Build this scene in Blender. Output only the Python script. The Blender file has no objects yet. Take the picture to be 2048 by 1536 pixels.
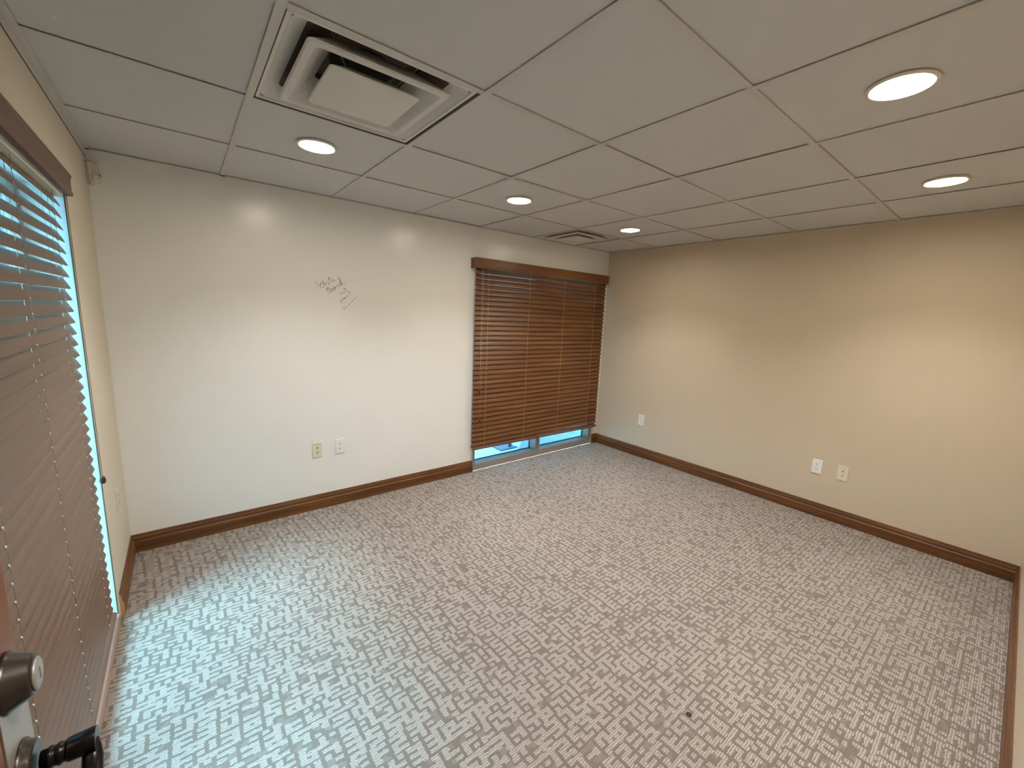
import bpy, bmesh, math, random
from mathutils import Vector, Matrix

random.seed(7)
COL = bpy.context.scene.collection
PI = math.pi

# ------------------------------------------------------------------ room measures (metres)
W, H, F = 4.1995, 2.2296, -3.3104        # room width (x), ceiling height, front wall y; back wall at y = 0, left wall at x = 0
VX = [0.573, 1.195, 1.802, 2.414, 3.024, 3.605]
HY = [-0.609, -1.218, -1.841, -2.454, -3.06]

# ------------------------------------------------------------------ materials
def lin(c):
    c = c / 255.0
    return c / 12.92 if c <= 0.04045 else ((c + 0.055) / 1.055) ** 2.4
def rgb(r, g, b):
    return (lin(r), lin(g), lin(b), 1.0)

def new_mat(name):
    m = bpy.data.materials.new(name)
    m.use_nodes = True
    nt = m.node_tree
    return m, nt, nt.nodes['Principled BSDF']

class N:
    """tiny helper for node graphs"""
    def __init__(s, nt): s.nt = nt
    def add(s, t, **kw):
        n = s.nt.nodes.new(t)
        for k, v in kw.items(): setattr(n, k, v)
        return n
    def link(s, a, b): s.nt.links.new(a, b)
    def math(s, op, a, b=None, c=None):
        n = s.add('ShaderNodeMath', operation=op)
        for i, v in enumerate((a, b, c)):
            if v is None: continue
            if isinstance(v, (int, float)): n.inputs[i].default_value = v
            else: s.link(v, n.inputs[i])
        return n.outputs[0]
    def mixc(s, f, a, b, mode='MIX'):
        n = s.add('ShaderNodeMix', data_type='RGBA', blend_type=mode)
        if isinstance(f, (int, float)): n.inputs[0].default_value = f
        else: s.link(f, n.inputs[0])
        for i, v in ((6, a), (7, b)):
            if isinstance(v, tuple): n.inputs[i].default_value = v
            else: s.link(v, n.inputs[i])
        return n.outputs[2]
    def noise(s, scale, detail=2, rough=0.5, vec=None):
        n = s.add('ShaderNodeTexNoise')
        n.inputs['Scale'].default_value = scale
        n.inputs['Detail'].default_value = detail
        n.inputs['Roughness'].default_value = rough
        if vec is not None: s.link(vec, n.inputs['Vector'])
        return n.outputs['Fac']
    def pos(s):
        return s.add('ShaderNodeNewGeometry').outputs['Position']
    def obj(s):
        return s.add('ShaderNodeTexCoord').outputs['Object']
    def bump(s, h, strength, dist=0.001):
        n = s.add('ShaderNodeBump')
        n.inputs['Strength'].default_value = strength
        n.inputs['Distance'].default_value = dist
        s.link(h, n.inputs['Height'])
        return n.outputs['Normal']

def plain(name, col, rough=0.5, metal=0.0, var=0.04, scale=20, bump=0.0, bscale=200, bdist=0.001, spec=None):
    m, nt, p = new_mat(name)
    g = N(nt)
    f = g.noise(scale, 3, 0.6, g.pos())
    lo = tuple(c * (1 - var) for c in col[:3]) + (1,)
    hi = tuple(min(1, c * (1 + var)) for c in col[:3]) + (1,)
    g.link(g.mixc(f, lo, hi), p.inputs['Base Color'])
    p.inputs['Roughness'].default_value = rough
    p.inputs['Metallic'].default_value = metal
    if spec is not None: p.inputs['Specular IOR Level'].default_value = spec
    if bump:
        g.link(g.bump(g.noise(bscale, 3, 0.6, g.pos()), bump, bdist), p.inputs['Normal'])
    return m

def wood(name, dark, mid, light, axis=0, rough=0.4, scale=1.0):
    """stained wood, grain running along world axis 0/1/2"""
    m, nt, p = new_mat(name)
    g = N(nt)
    mp = g.add('ShaderNodeMapping')
    sc = [38 * scale, 38 * scale, 38 * scale]; sc[axis] = 1.6 * scale
    mp.inputs['Scale'].default_value = sc
    g.link(g.pos(), mp.inputs['Vector'])
    f = g.noise(1.0, 6, 0.62, mp.outputs[0])
    mp2 = g.add('ShaderNodeMapping')
    sc2 = [220, 220, 220]; sc2[axis] = 6
    mp2.inputs['Scale'].default_value = sc2
    g.link(g.pos(), mp2.inputs['Vector'])
    f2 = g.noise(1.0, 3, 0.6, mp2.outputs[0])
    big = g.noise(1.7, 2, 0.5, g.pos())
    cr = g.add('ShaderNodeValToRGB')
    cr.color_ramp.elements[0].position = 0.32; cr.color_ramp.elements[0].color = dark
    cr.color_ramp.elements[1].position = 0.70; cr.color_ramp.elements[1].color = light
    e = cr.color_ramp.elements.new(0.5); e.color = mid
    v = g.math('ADD', g.math('MULTIPLY', f, 0.65), g.math('MULTIPLY', f2, 0.2))
    v = g.math('ADD', v, g.math('MULTIPLY', big, 0.15))
    g.link(v, cr.inputs[0])
    g.link(cr.outputs[0], p.inputs['Base Color'])
    p.inputs['Roughness'].default_value = rough
    g.link(g.bump(f2, 0.15, 0.0005), p.inputs['Normal'])
    return m

def emit(name, col, strength):
    m, nt, p = new_mat(name)
    g = N(nt)
    p.inputs['Base Color'].default_value = (0.8, 0.8, 0.8, 1)
    p.inputs['Emission Color'].default_value = col
    # fine prismatic dimples of the diffuser
    v = g.add('ShaderNodeTexVoronoi'); v.inputs['Scale'].default_value = 260
    g.link(g.pos(), v.inputs['Vector'])
    s = g.math('MULTIPLY', g.math('ADD', g.math('MULTIPLY', v.outputs['Distance'], 0.25), 0.88), strength)
    g.link(s, p.inputs['Emission Strength'])
    return m

def paint_wall(name, col, rough, bump, bscale=260, var=0.02):
    m, nt, p = new_mat(name)
    g = N(nt)
    P = g.pos()
    f = g.noise(1.1, 2, 0.5, P)
    lo = tuple(c * (1 - var) for c in col[:3]) + (1,)
    hi = tuple(min(1, c * (1 + var)) for c in col[:3]) + (1,)
    g.link(g.mixc(f, lo, hi), p.inputs['Base Color'])
    p.inputs['Roughness'].default_value = rough
    h = g.math('ADD', g.math('MULTIPLY', g.noise(bscale, 2, 0.5, P), 1.0), g.math('MULTIPLY', g.noise(22, 2, 0.5, P), 1.3))
    g.link(g.bump(h, bump, 0.001), p.inputs['Normal'])
    return m

def carpet():
    m, nt, p = new_mat('patterned_loop_carpet')
    g = N(nt)
    P = g.pos()
    # slight wobble so that the yarn lines are not ruler straight
    wob = g.add('ShaderNodeTexNoise'); wob.inputs['Scale'].default_value = 85; wob.inputs['Detail'].default_value = 2
    g.link(P, wob.inputs['Vector'])
    off = g.add('ShaderNodeVectorMath', operation='SUBTRACT'); g.link(wob.outputs['Color'], off.inputs[0]); off.inputs[1].default_value = (.5, .5, .5)
    sc = g.add('ShaderNodeVectorMath', operation='SCALE'); g.link(off.outputs[0], sc.inputs[0]); sc.inputs['Scale'].default_value = 0.010
    ad = g.add('ShaderNodeVectorMath', operation='ADD'); g.link(P, ad.inputs[0]); g.link(sc.outputs[0], ad.inputs[1])
    sx = g.add('ShaderNodeSeparateXYZ'); g.link(ad.outputs[0], sx.inputs[0])
    PX, PY = 0.0330, 0.0240
    u = g.math('DIVIDE', sx.outputs[0], PX)
    v = g.math('DIVIDE', sx.outputs[1], PY)
    iv = g.math('FLOOR', v); fv = g.math('SUBTRACT', v, iv)
    # shift every row sideways by a random amount
    wr = g.add('ShaderNodeTexWhiteNoise', noise_dimensions='1D'); g.link(g.math('FLOOR', g.math('DIVIDE', g.math('ADD', iv, 0.01), 3.0)), wr.inputs['W'])
    u = g.math('ADD', u, g.math('MULTIPLY', wr.outputs[0], 7.0))
    iu = g.math('FLOOR', u); fu = g.math('SUBTRACT', u, iu)
    def rnd(a, b, seed):
        c = g.add('ShaderNodeCombineXYZ')
        g.link(a, c.inputs[0]); g.link(b, c.inputs[1]); c.inputs[2].default_value = seed
        w = g.add('ShaderNodeTexWhiteNoise', noise_dimensions='3D'); g.link(c.outputs[0], w.inputs['Vector'])
        return w.outputs['Value']
    # glyph-like motifs: tiles of 2 x 3 lattice cells, staggered column by column
    def links(du, dv):
        a = g.math('ADD', iu, du); b = g.math('ADD', iv, dv)
        tc_ = g.math('FLOOR', g.math('DIVIDE', a, 2.0)); cx_ = g.math('SUBTRACT', a, g.math('MULTIPLY', tc_, 2.0))
        sh = g.math('FLOOR', g.math('MULTIPLY', rnd(tc_, tc_, 3.3), 3.0))
        bs = g.math('ADD', b, g.math('MULTIPLY', sh, 0.0))
        tr_ = g.math('FLOOR', g.math('DIVIDE', g.math('ADD', bs, 0.001), 3.0)); ry_ = g.math('SUBTRACT', bs, g.math('MULTIPLY', tr_, 3.0))
        inner = g.math('LESS_THAN', cx_, 0.5)
        h = g.math('GREATER_THAN', rnd(a, b, 1.5), g.math('SUBTRACT', 0.80, g.math('MULTIPLY', inner, 0.58)))
        side = g.math('GREATER_THAN', rnd(tc_, b, 5.1), 0.5)
        same = g.math('LESS_THAN', g.math('ABSOLUTE', g.math('SUBTRACT', side, cx_)), 0.5)
        mid = g.math('LESS_THAN', ry_, 1.5)
        w = rnd(a, b, 7.5)
        vin = g.math('MAXIMUM', g.math('MULTIPLY', same, g.math('GREATER_THAN', w, 0.08)), g.math('GREATER_THAN', w, 0.86))
        vv = g.math('ADD', g.math('MULTIPLY', mid, vin), g.math('MULTIPLY', g.math('SUBTRACT', 1.0, mid), g.math('GREATER_THAN', w, 0.62)))
        return h, vv
    hr, vu = links(0.0, 0.0)
    hl, _ = links(-1.0, 0.0)
    _, vd = links(0.0, -1.0)
    def band(f, half):  # 1 inside |f-.5| < half
        return g.math('LESS_THAN', g.math('ABSOLUTE', g.math('SUBTRACT', f, 0.5)), half)
    bx, by = band(fu, 0.31), band(fv, 0.31)
    right = g.math('GREATER_THAN', fu, 0.5); left = g.math('SUBTRACT', 1.0, right)
    up = g.math('GREATER_THAN', fv, 0.5); dn = g.math('SUBTRACT', 1.0, up)
    keep = g.math('GREATER_THAN', rnd(iu, iv, 9.7), 0.08)
    core = g.math('MULTIPLY', g.math('MULTIPLY', bx, by), keep)
    hz = g.math('MULTIPLY', by, g.math('ADD', g.math('MULTIPLY', right, hr), g.math('MULTIPLY', left, hl)))
    vt = g.math('MULTIPLY', bx, g.math('ADD', g.math('MULTIPLY', up, vu), g.math('MULTIPLY', dn, vd)))
    L = g.math('MAXIMUM', core, g.math('MULTIPLY', g.math('MAXIMUM', hz, vt), g.math('ADD', 0.25, g.math('MULTIPLY', keep, 0.75))))
    # yarn rows, 8 mm apart, and loops along each row
    yr = g.math('SINE', g.math('MULTIPLY', sx.outputs[1], 2 * PI / 0.008))
    yr = g.math('ADD', g.math('MULTIPLY', yr, 0.5), 0.5)
    lp = g.math('SINE', g.math('ADD', g.math('MULTIPLY', sx.outputs[0], 2 * PI / 0.0052), g.math('MULTIPLY', g.math('FLOOR', g.math('DIVIDE', sx.outputs[1], 0.008)), 1.9)))
    lp = g.math('ADD', g.math('MULTIPLY', lp, 0.5), 0.5)
    yarn = g.math('MULTIPLY', g.math('POWER', yr, 0.7), g.math('ADD', 0.62, g.math('MULTIPLY', lp, 0.38)))
    fuzz = g.noise(900, 2, 0.6, P)
    soil = g.noise(2.2, 4, 0.6, P)
    dark = g.mixc(fuzz, rgb(100, 89, 80), rgb(128, 115, 104))
    lightc = g.mixc(fuzz, rgb(170, 161, 150), rgb(204, 194, 183))
    li = g.math('MULTIPLY', L, g.math('ADD', 0.12, g.math('MULTIPLY', yarn, 0.98)))
    c = g.mixc(li, dark, lightc)
    c = g.mixc(g.math('MULTIPLY', soil, 0.28), c, rgb(120, 108, 98))
    g.link(c, p.inputs['Base Color'])
    p.inputs['Roughness'].default_value = 0.95
    p.inputs['Specular IOR Level'].default_value = 0.15
    p.inputs['Sheen Weight'].default_value = 0.15
    hgt = g.math('ADD', g.math('MULTIPLY', yarn, g.math('ADD', 0.5, g.math('MULTIPLY', L, 0.5))), g.math('MULTIPLY', fuzz, 0.4))
    g.link(g.bump(hgt, 0.7, 0.003), p.inputs['Normal'])
    return m

def glass(name, tint=(0.66, 0.92, 1.0, 1)):
    m = bpy.data.materials.new(name); m.use_nodes = True
    nt = m.node_tree; nt.nodes.clear(); g = N(nt)
    out = g.add('ShaderNodeOutputMaterial')
    t = g.add('ShaderNodeBsdfTransparent'); t.inputs[0].default_value = tint
    gl = g.add('ShaderNodeBsdfGlossy'); gl.inputs['Roughness'].default_value = 0.02
    fr = g.add('ShaderNodeFresnel'); fr.inputs[0].default_value = 1.45
    mx = g.add('ShaderNodeMixShader')
    n = g.noise(3, 1, 0.5, g.pos())
    g.link(g.math('MULTIPLY', fr.outputs[0], g.math('ADD', 0.75, g.math('MULTIPLY', n, 0.1))), mx.inputs[0])
    g.link(t.outputs[0], mx.inputs[1]); g.link(gl.outputs[0], mx.inputs[2]); g.link(mx.outputs[0], out.inputs[0])
    return m

M = {}
M['white_wall'] = paint_wall('semi_gloss_white_paint', rgb(234, 233, 228), 0.24, 0.28)
M['beige_wall'] = paint_wall('beige_eggshell_paint', rgb(206, 191, 168), 0.62, 0.15, 180)
M['left_wall'] = paint_wall('cream_wall_paint', rgb(214, 204, 186), 0.6, 0.15, 180)
M['reveal'] = paint_wall('white_reveal_paint', rgb(232, 236, 230), 0.5, 0.1, 180)
M['ceiling'] = plain('mineral_ceiling_tile', rgb(206, 206, 204), 0.95, var=0.05, scale=420, bump=0.25, bscale=420)
M['grid'] = plain('painted_ceiling_grid', rgb(202, 199, 193), 0.45)
M['gap'] = plain('shadow_gap', rgb(60, 52, 44), 0.9)
M['carpet'] = carpet()
M['base_x'] = wood('stained_base_wood_x', rgb(58, 34, 13), rgb(100, 61, 28), rgb(134, 88, 44), 0, 0.38)
M['base_y'] = wood('stained_base_wood_y', rgb(60, 36, 15), rgb(100, 62, 30), rgb(134, 88, 46), 1, 0.38)
M['raw_wood'] = wood('raw_cut_wood', rgb(170, 128, 84), rgb(200, 158, 110), rgb(218, 180, 134), 2, 0.7)
M['slat_back'] = wood('brown_slat_wood_x', rgb(88, 52, 26), rgb(112, 70, 36), rgb(136, 90, 50), 0, 0.38)
M['slat_left'] = wood('brown_slat_wood_y', rgb(106, 80, 64), rgb(114, 87, 70), rgb(122, 94, 77), 1, 0.36)
M['valance_back'] = wood('valance_wood_x', rgb(84, 50, 26), rgb(112, 68, 36), rgb(140, 92, 52), 0, 0.3)
M['valance_left'] = wood('valance_wood_y', rgb(84, 56, 42), rgb(98, 68, 52), rgb(110, 78, 60), 1, 0.45)
M['door'] = wood('door_wood', rgb(96, 54, 28), rgb(120, 72, 40), rgb(146, 92, 54), 2, 0.35, 0.6)
M['cord'] = plain('tan_cord', rgb(206, 172, 136), 0.8)
M['cord_dark'] = plain('brown_cord', rgb(110, 84, 62), 0.8)
M['tassel'] = plain('dark_wood_tassel', rgb(58, 34, 22), 0.35)
M['headrail'] = plain('white_headrail_steel', rgb(225, 232, 218), 0.4)
M['frame'] = plain('taupe_anodised_frame', rgb(158, 146, 136), 0.38, metal=0.25)
M['gasket'] = plain('black_gasket', rgb(22, 26, 28), 0.6)
M['glass'] = glass('clear_pane')
M['plate_white'] = plain('white_plastic_plate', rgb(232, 232, 228), 0.35, var=0.01)
M['recept'] = plain('white_receptacle', rgb(245, 245, 242), 0.25, var=0.01)
M['plate_ivory'] = plain('ivory_plastic_plate', rgb(222, 214, 188), 0.35, var=0.01)
M['slot'] = plain('dark_slot', rgb(30, 26, 22), 0.7)
M['screw'] = plain('plate_screw', rgb(190, 186, 176), 0.35, metal=0.5)
M['steel'] = plain('white_diffuser_metal', rgb(212, 210, 202), 0.45)
M['duct'] = plain('dark_duct', rgb(20, 16, 18), 0.8)
M['recess_shade'] = plain('grey_recess_shade', rgb(104, 92, 84), 0.7)  # dark tone painted in for shade up inside the vents
M['lens'] = emit('lit_lens', (1.0, 0.90, 0.74, 1), 41.0)
M['trim'] = plain('white_light_trim', rgb(226, 220, 208), 0.4)
M['bronze'] = plain('dark_bronze_metal', rgb(74, 68, 62), 0.32, metal=0.85, var=0.1, scale=60)
M['black'] = plain('black_lever_metal', rgb(34, 32, 32), 0.28, metal=0.7, var=0.1, scale=60)
M['alu'] = plain('brushed_aluminium', rgb(176, 172, 166), 0.42, metal=0.6)
M['sensor'] = plain('white_sensor_plastic', rgb(214, 206, 186), 0.4)
M['ink'] = plain('black_marker_ink', rgb(60, 54, 44), 0.7, var=0.3, scale=180)
M['sill'] = plain('taupe_sill', rgb(172, 140, 124), 0.45, var=0.12, scale=14)
M['pave'] = plain('pale_concrete', rgb(182, 192, 194), 0.8, var=0.10, scale=3)
M['siding'] = plain('grey_exterior_wall', rgb(128, 134, 144), 0.8, var=0.1, scale=4)
M['extwin'] = plain('dark_exterior_window', rgb(20, 22, 26), 0.2)
M['exttrim'] = plain('white_exterior_trim', rgb(235, 235, 235), 0.6)
M['sky_block_dark'] = plain('dark_sky_blocker', rgb(58, 62, 70), 0.9)  # keeps the added sky-blocking wall dim behind the slats
M['post'] = plain('dark_grey_post_paint', rgb(84, 94, 108), 0.5)
M['stain'] = plain('dark_carpet_burn', rgb(44, 30, 32), 0.8, var=0.4, scale=400)
M['brown_plastic'] = plain('brown_edge', rgb(90, 50, 34), 0.6)

# ------------------------------------------------------------------ mesh helpers
def box(bm, x0, x1, y0, y1, z0, z1, mi=0):
    vs = [bm.verts.new((x, y, z)) for x in (x0, x1) for y in (y0, y1) for z in (z0, z1)]
    for q in ((0, 1, 3, 2), (4, 6, 7, 5), (0, 4, 5, 1), (2, 3, 7, 6), (0, 2, 6, 4), (1, 5, 7, 3)):
        f = bm.faces.new([vs[i] for i in q]); f.material_index = mi
    return vs

def prism(bm, prof, a0, a1, fn, mi=0, caps=True, capmi=None):
    """extrude closed 2-D profile from a0 to a1; fn(a, p, q) -> xyz"""
    A = [bm.verts.new(fn(a0, p, q)) for p, q in prof]
    B = [bm.verts.new(fn(a1, p, q)) for p, q in prof]
    n = len(prof)
    for i in range(n):
        f = bm.faces.new((A[i], A[(i + 1) % n], B[(i + 1) % n], B[i])); f.material_index = mi
    if caps:
        f = bm.faces.new(A[::-1]); f.material_index = mi if capmi is None else capmi
        f = bm.faces.new(B); f.material_index = mi if capmi is None else capmi

def lathe(bm, prof, origin, axis, seg=32, mi=0):
    """revolve [(dist_along_axis, radius)] round an axis"""
    ax = Vector(axis).normalized()
    t = Vector((0, 0, 1)) if abs(ax.z) < 0.9 else Vector((1, 0, 0))
    e1 = ax.cross(t).normalized(); e2 = ax.cross(e1)
    O = Vector(origin); rings = []
    for d, r in prof:
        rings.append([bm.verts.new(O + ax * d + (e1 * math.cos(2 * PI * k / seg) + e2 * math.sin(2 * PI * k / seg)) * max(r, 1e-5)) for k in range(seg)])
    for a, b in zip(rings, rings[1:]):
        for k in range(seg):
            f = bm.faces.new((a[k], a[(k + 1) % seg], b[(k + 1) % seg], b[k])); f.material_index = mi; f.smooth = True
    for r in (rings[0], rings[-1]):
        f = bm.faces.new(r); f.material_index = mi

def tube(bm, pts, r, seg=6, mi=0, radii=None):
    pts = [Vector(p) for p in pts]
    rings = []
    prev = None
    for i, p in enumerate(pts):
        d = (pts[min(i + 1, len(pts) - 1)] - pts[max(i - 1, 0)])
        if d.length < 1e-9: d = Vector((0, 0, 1))
        d.normalize()
        if prev is None:
            t = Vector((0, 0, 1)) if abs(d.z) < 0.9 else Vector((1, 0, 0))
            e1 = d.cross(t).normalized()
        else:
            e1 = (prev - d * prev.dot(d)).normalized()
        prev = e1; e2 = d.cross(e1)
        rr = radii[i] if radii else r
        rings.append([bm.verts.new(p + (e1 * math.cos(2 * PI * k / seg) + e2 * math.sin(2 * PI * k / seg)) * rr) for k in range(seg)])
    for a, b in zip(rings, rings[1:]):
        for k in range(seg):
            f = bm.faces.new((a[k], a[(k + 1) % seg], b[(k + 1) % seg], b[k])); f.material_index = mi; f.smooth = True
    for rg in (rings[0], rings[-1]):
        f = bm.faces.new(rg); f.material_index = mi

def obj(name, bm, mats, parent=None, bevel=0.0, seg=2):
    bmesh.ops.recalc_face_normals(bm, faces=bm.faces)
    me = bpy.data.meshes.new(name)
    bm.to_mesh(me); bm.free()
    for m in (mats if isinstance(mats, (list, tuple)) else [mats]): me.materials.append(m)
    o = bpy.data.objects.new(name, me)
    COL.objects.link(o)
    if parent is not None:
        o.parent = parent
        o.matrix_parent_inverse = Matrix.Identity(4)
    if bevel:
        md = o.modifiers.new('bevel', 'BEVEL'); md.width = bevel; md.segments = seg; md.limit_method = 'ANGLE'
    return o

def thing(name, label, cat, loc=(0, 0, 0), group=None):
    o = bpy.data.objects.new(name, None); COL.objects.link(o)
    o.location = loc; o.empty_display_size = 0.05
    o['label'] = label; o['category'] = cat
    if group: o['group'] = group
    return o

def struct(o, kind_label=None):
    o['kind'] = 'structure'
    if kind_label: o['label'] = kind_label[0]; o['category'] = kind_label[1]
    return o

def copy_tree(o, parent=None):
    c = o.copy(); COL.objects.link(c)
    if parent is not None: c.parent = parent
    for ch in list(o.children): copy_tree(ch, c)
    return c

# ------------------------------------------------------------------ shell
TH = 0.16
bm = bmesh.new(); box(bm, -0.02, W + TH, F - 1.6, 0.0, -0.04, 0.0)
struct(obj('floor', bm, M['carpet']), ('beige and brown looped carpet with a small maze-like pattern', 'floor'))

# back wall with the window opening
BX0, BX1, BZ1 = 2.402, 4.108, 1.925
bm = bmesh.new()
box(bm, -TH, BX0, 0, TH, -0.04, H + 0.3); box(bm, BX1, W + TH, 0, TH, -0.04, H + 0.3)
box(bm, BX0, BX1, 0, TH, BZ1, H + 0.3)
struct(obj('wall_back', bm, M['white_wall']), ('glossy white painted wall carrying the small black handwriting', 'wall'))
bm = bmesh.new(); box(bm, W, W + TH, F - 0.02, 0, -0.04, H + 0.3)
struct(obj('wall_right', bm, M['beige_wall']), ('plain beige wall on the right with three cover plates', 'wall'))
# left wall with the window opening
LY0, LY1, LZ1, LZ0 = -0.698, -2.52, 1.905, 0.0
bm = bmesh.new()
box(bm, -TH, 0, LY0, 0, -0.04, H + 0.3); box(bm, -TH, 0, F - 0.02, LY1, -0.04, H + 0.3)
box(bm, -TH, 0, LY1, LY0, LZ1, H + 0.3)
for f in bm.faces:
    c = f.calc_center_median()
    if -TH + 0.001 < c.x < -0.001 and (abs(c.y - LY0) < 1e-4 or abs(c.y - LY1) < 1e-4 or abs(c.z - LZ1) < 1e-4): f.material_index = 1
struct(obj('wall_left', bm, [M['left_wall'], M['reveal']]), ('cream wall on the left around the grazing-view window', 'wall'))
# front wall with the doorway the picture is taken from
DX0, DX1, DZ1 = 0.075, 1.02, 2.04
bm = bmesh.new()
box(bm, 0, DX0, F - 0.12, F, -0.04, H + 0.3); box(bm, DX1, W, F - 0.12, F, -0.04, H + 0.3); box(bm, DX0, DX1, F - 0.12, F, DZ1, H + 0.3)
struct(obj('wall_front', bm, M['beige_wall']), ('beige front wall seen edge-on past the right corner', 'wall'))
bm = bmesh.new()
box(bm, -0.3, -0.2, F - 1.6, F - 0.12, 0, H); box(bm, 1.9, 2.0, F - 1.6, F - 0.12, 0, H); box(bm, -0.3, 2.0, F - 1.7, F - 1.6, 0, H)
box(bm, -0.3, 2.0, F - 1.7, F - 0.12, H, H + 0.1)
struct(obj('wall_hallway', bm, M['beige_wall']), ('beige hallway walls behind the doorway', 'wall'))

# suspended ceiling: tiles a few millimetres above the exposed tee grid
VENTS = [((VX[0] + VX[1]) / 2, (HY[1] + HY[2]) / 2), ((VX[4] + VX[5]) / 2, HY[0] / 2)]
LAMPS = [(0.878, -0.913), (2.108, -0.913), (3.312, -0.913), (2.104, -2.768), (3.342, -2.752), (0.878, -2.75)]
xs = [0.0] + VX + [W]; ys = [0.0] + HY + [F]
bm = bmesh.new()
for i in range(len(xs) - 1):
    for j in range(len(ys) - 1):
        x0, x1, y1, y0 = xs[i], xs[i + 1], ys[j], ys[j + 1]
        if any(x0 < vx < x1 and y0 < vy < y1 for vx, vy in VENTS): continue
        hole = [(lx, ly) for lx, ly in LAMPS if x0 < lx < x1 and y0 < ly < y1]
        dz = random.uniform(0.0, 0.002)
        za, zb = H + 0.005 + dz, H + 0.022
        if not hole:
            box(bm, x0 + 0.004, x1 - 0.004, y0 + 0.004, y1 - 0.004, za, zb)
        else:   # tile with a round cut-out for the downlight
            lx, ly = hole[0]; R = 0.079; n = 48
            ring, sq = [], []
            for k in range(n):
                a = 2 * PI * k / n; c, s = math.cos(a), math.sin(a)
                ring.append(bm.verts.new((lx + R * c, ly + R * s, za)))
                hx = (x1 - 0.004 - lx) if c > 0 else (lx - x0 - 0.004)
                hy = (y1 - 0.004 - ly) if s > 0 else (ly - y0 - 0.004)
                t = min(hx / abs(c) if abs(c) > 1e-6 else 9, hy / abs(s) if abs(s) > 1e-6 else 9)
                sq.append(bm.verts.new((lx + t * c, ly + t * s, za)))
            for k in range(n):
                bm.faces.new((ring[k], ring[(k + 1) % n], sq[(k + 1) % n], sq[k]))
            # corners left over between the ray fan and the square
            for cx, cy in ((x0 + .004, y0 + .004), (x1 - .004, y0 + .004), (x0 + .004, y1 - .004), (x1 - .004, y1 - .004)):
                k = min(range(n), key=lambda q: min((sq[q].co.x - cx) ** 2 + (sq[q].co.y - cy) ** 2, 9) + min((sq[(q + 1) % n].co.x - cx) ** 2 + (sq[(q + 1) % n].co.y - cy) ** 2, 9))
                cv = bm.verts.new((cx, cy, za))
                bm.faces.new((sq[k], cv, sq[(k + 1) % n]))
ceil = struct(obj('ceiling', bm, M['ceiling']), ('suspended ceiling of square off-white mineral tiles', 'ceiling'))
bm = bmesh.new()
tw = 0.012
for x in VX: box(bm, x - tw, x + tw, F, 0, H, H + 0.003)
for j, y in enumerate(HY):
    for i in range(len(xs) - 1):
        box(bm, xs[i] + (tw + 0.0006 if i else 0), xs[i + 1] - (tw + 0.0006 if i < len(xs) - 2 else 0), y - tw, y + tw, H + 0.0003, H + 0.003)
# wall angle round the room
for a in ((0, 0.022, F, 0), (W - 0.022, W, F, 0)): box(bm, a[0], a[1], a[2], a[3], H, H + 0.002)
box(bm, 0, W, -0.022, 0, H, H + 0.002); box(bm, 0, W, F, F + 0.022, H, H + 0.002)
box(bm, 0.0005, 0.0025, F, -0.0005, H - 0.034, H)
box(bm, 0.0005, 0.0012, F, -0.0005, H - 0.0375, H - 0.034, 1)
obj('tee_grid', bm, [M['grid'], M['gap']], ceil)
bm = bmesh.new(); box(bm, -0.1, W + 0.1, F - 0.1, 0.1, H + 0.29, H + 0.3)
obj('plenum_deck', bm, M['duct'], ceil)

# ------------------------------------------------------------------ baseboards
BPROF = [(0, 0), (0.016, 0), (0.016, 0.060), (0.0145, 0.066), (0.0105, 0.072), (0.0105, 0.088), (0.0085, 0.093), (0.0065, 0.1005), (0.005, 0.108), (0, 0.110)]
def baseboard(name, a0, a1, fn, mat, label, cap=None):
    bm = bmesh.new()
    prism(bm, BPROF, a0, a1, fn, 0, True, 0)
    mats = [mat]
    if cap is not None:
        mats.append(M['raw_wood'])
        for f in bm.faces:
            if len(f.verts) == len(BPROF) and abs(cap(f.calc_center_median())) < 1e-3: f.material_index = 1
    return struct(obj(name, bm, mats), (label, 'baseboard'))
fb = lambda a, p, q: (a, -p, q)
baseboard('baseboard_back', 0.0, 2.397, fb, M['base_x'], 'stained wood baseboard below the white wall, left of the covered window')
baseboard('baseboard_back_corner', 4.113, W, fb, M['base_x'], 'short stub of stained baseboard between window frame and corner')
baseboard('baseboard_right', F, -0.0, lambda a, p, q: (W - p, a, q), M['base_y'], 'long stained wood baseboard below the beige wall')
baseboard('baseboard_left', 0.0, -0.640, lambda a, p, q: (p, a, q), M['base_y'], 'short stained baseboard in the left corner with raw cut end', lambda c: c.y + 0.640)
baseboard('baseboard_left_front', -2.56, F, lambda a, p, q: (p, a, q), M['base_y'], 'stained baseboard behind the open door')
baseboard('baseboard_front', 1.10, W, lambda a, p, q: (a, F + p, q), M['base_x'], 'stained baseboard running toward the viewer on the right')

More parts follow.
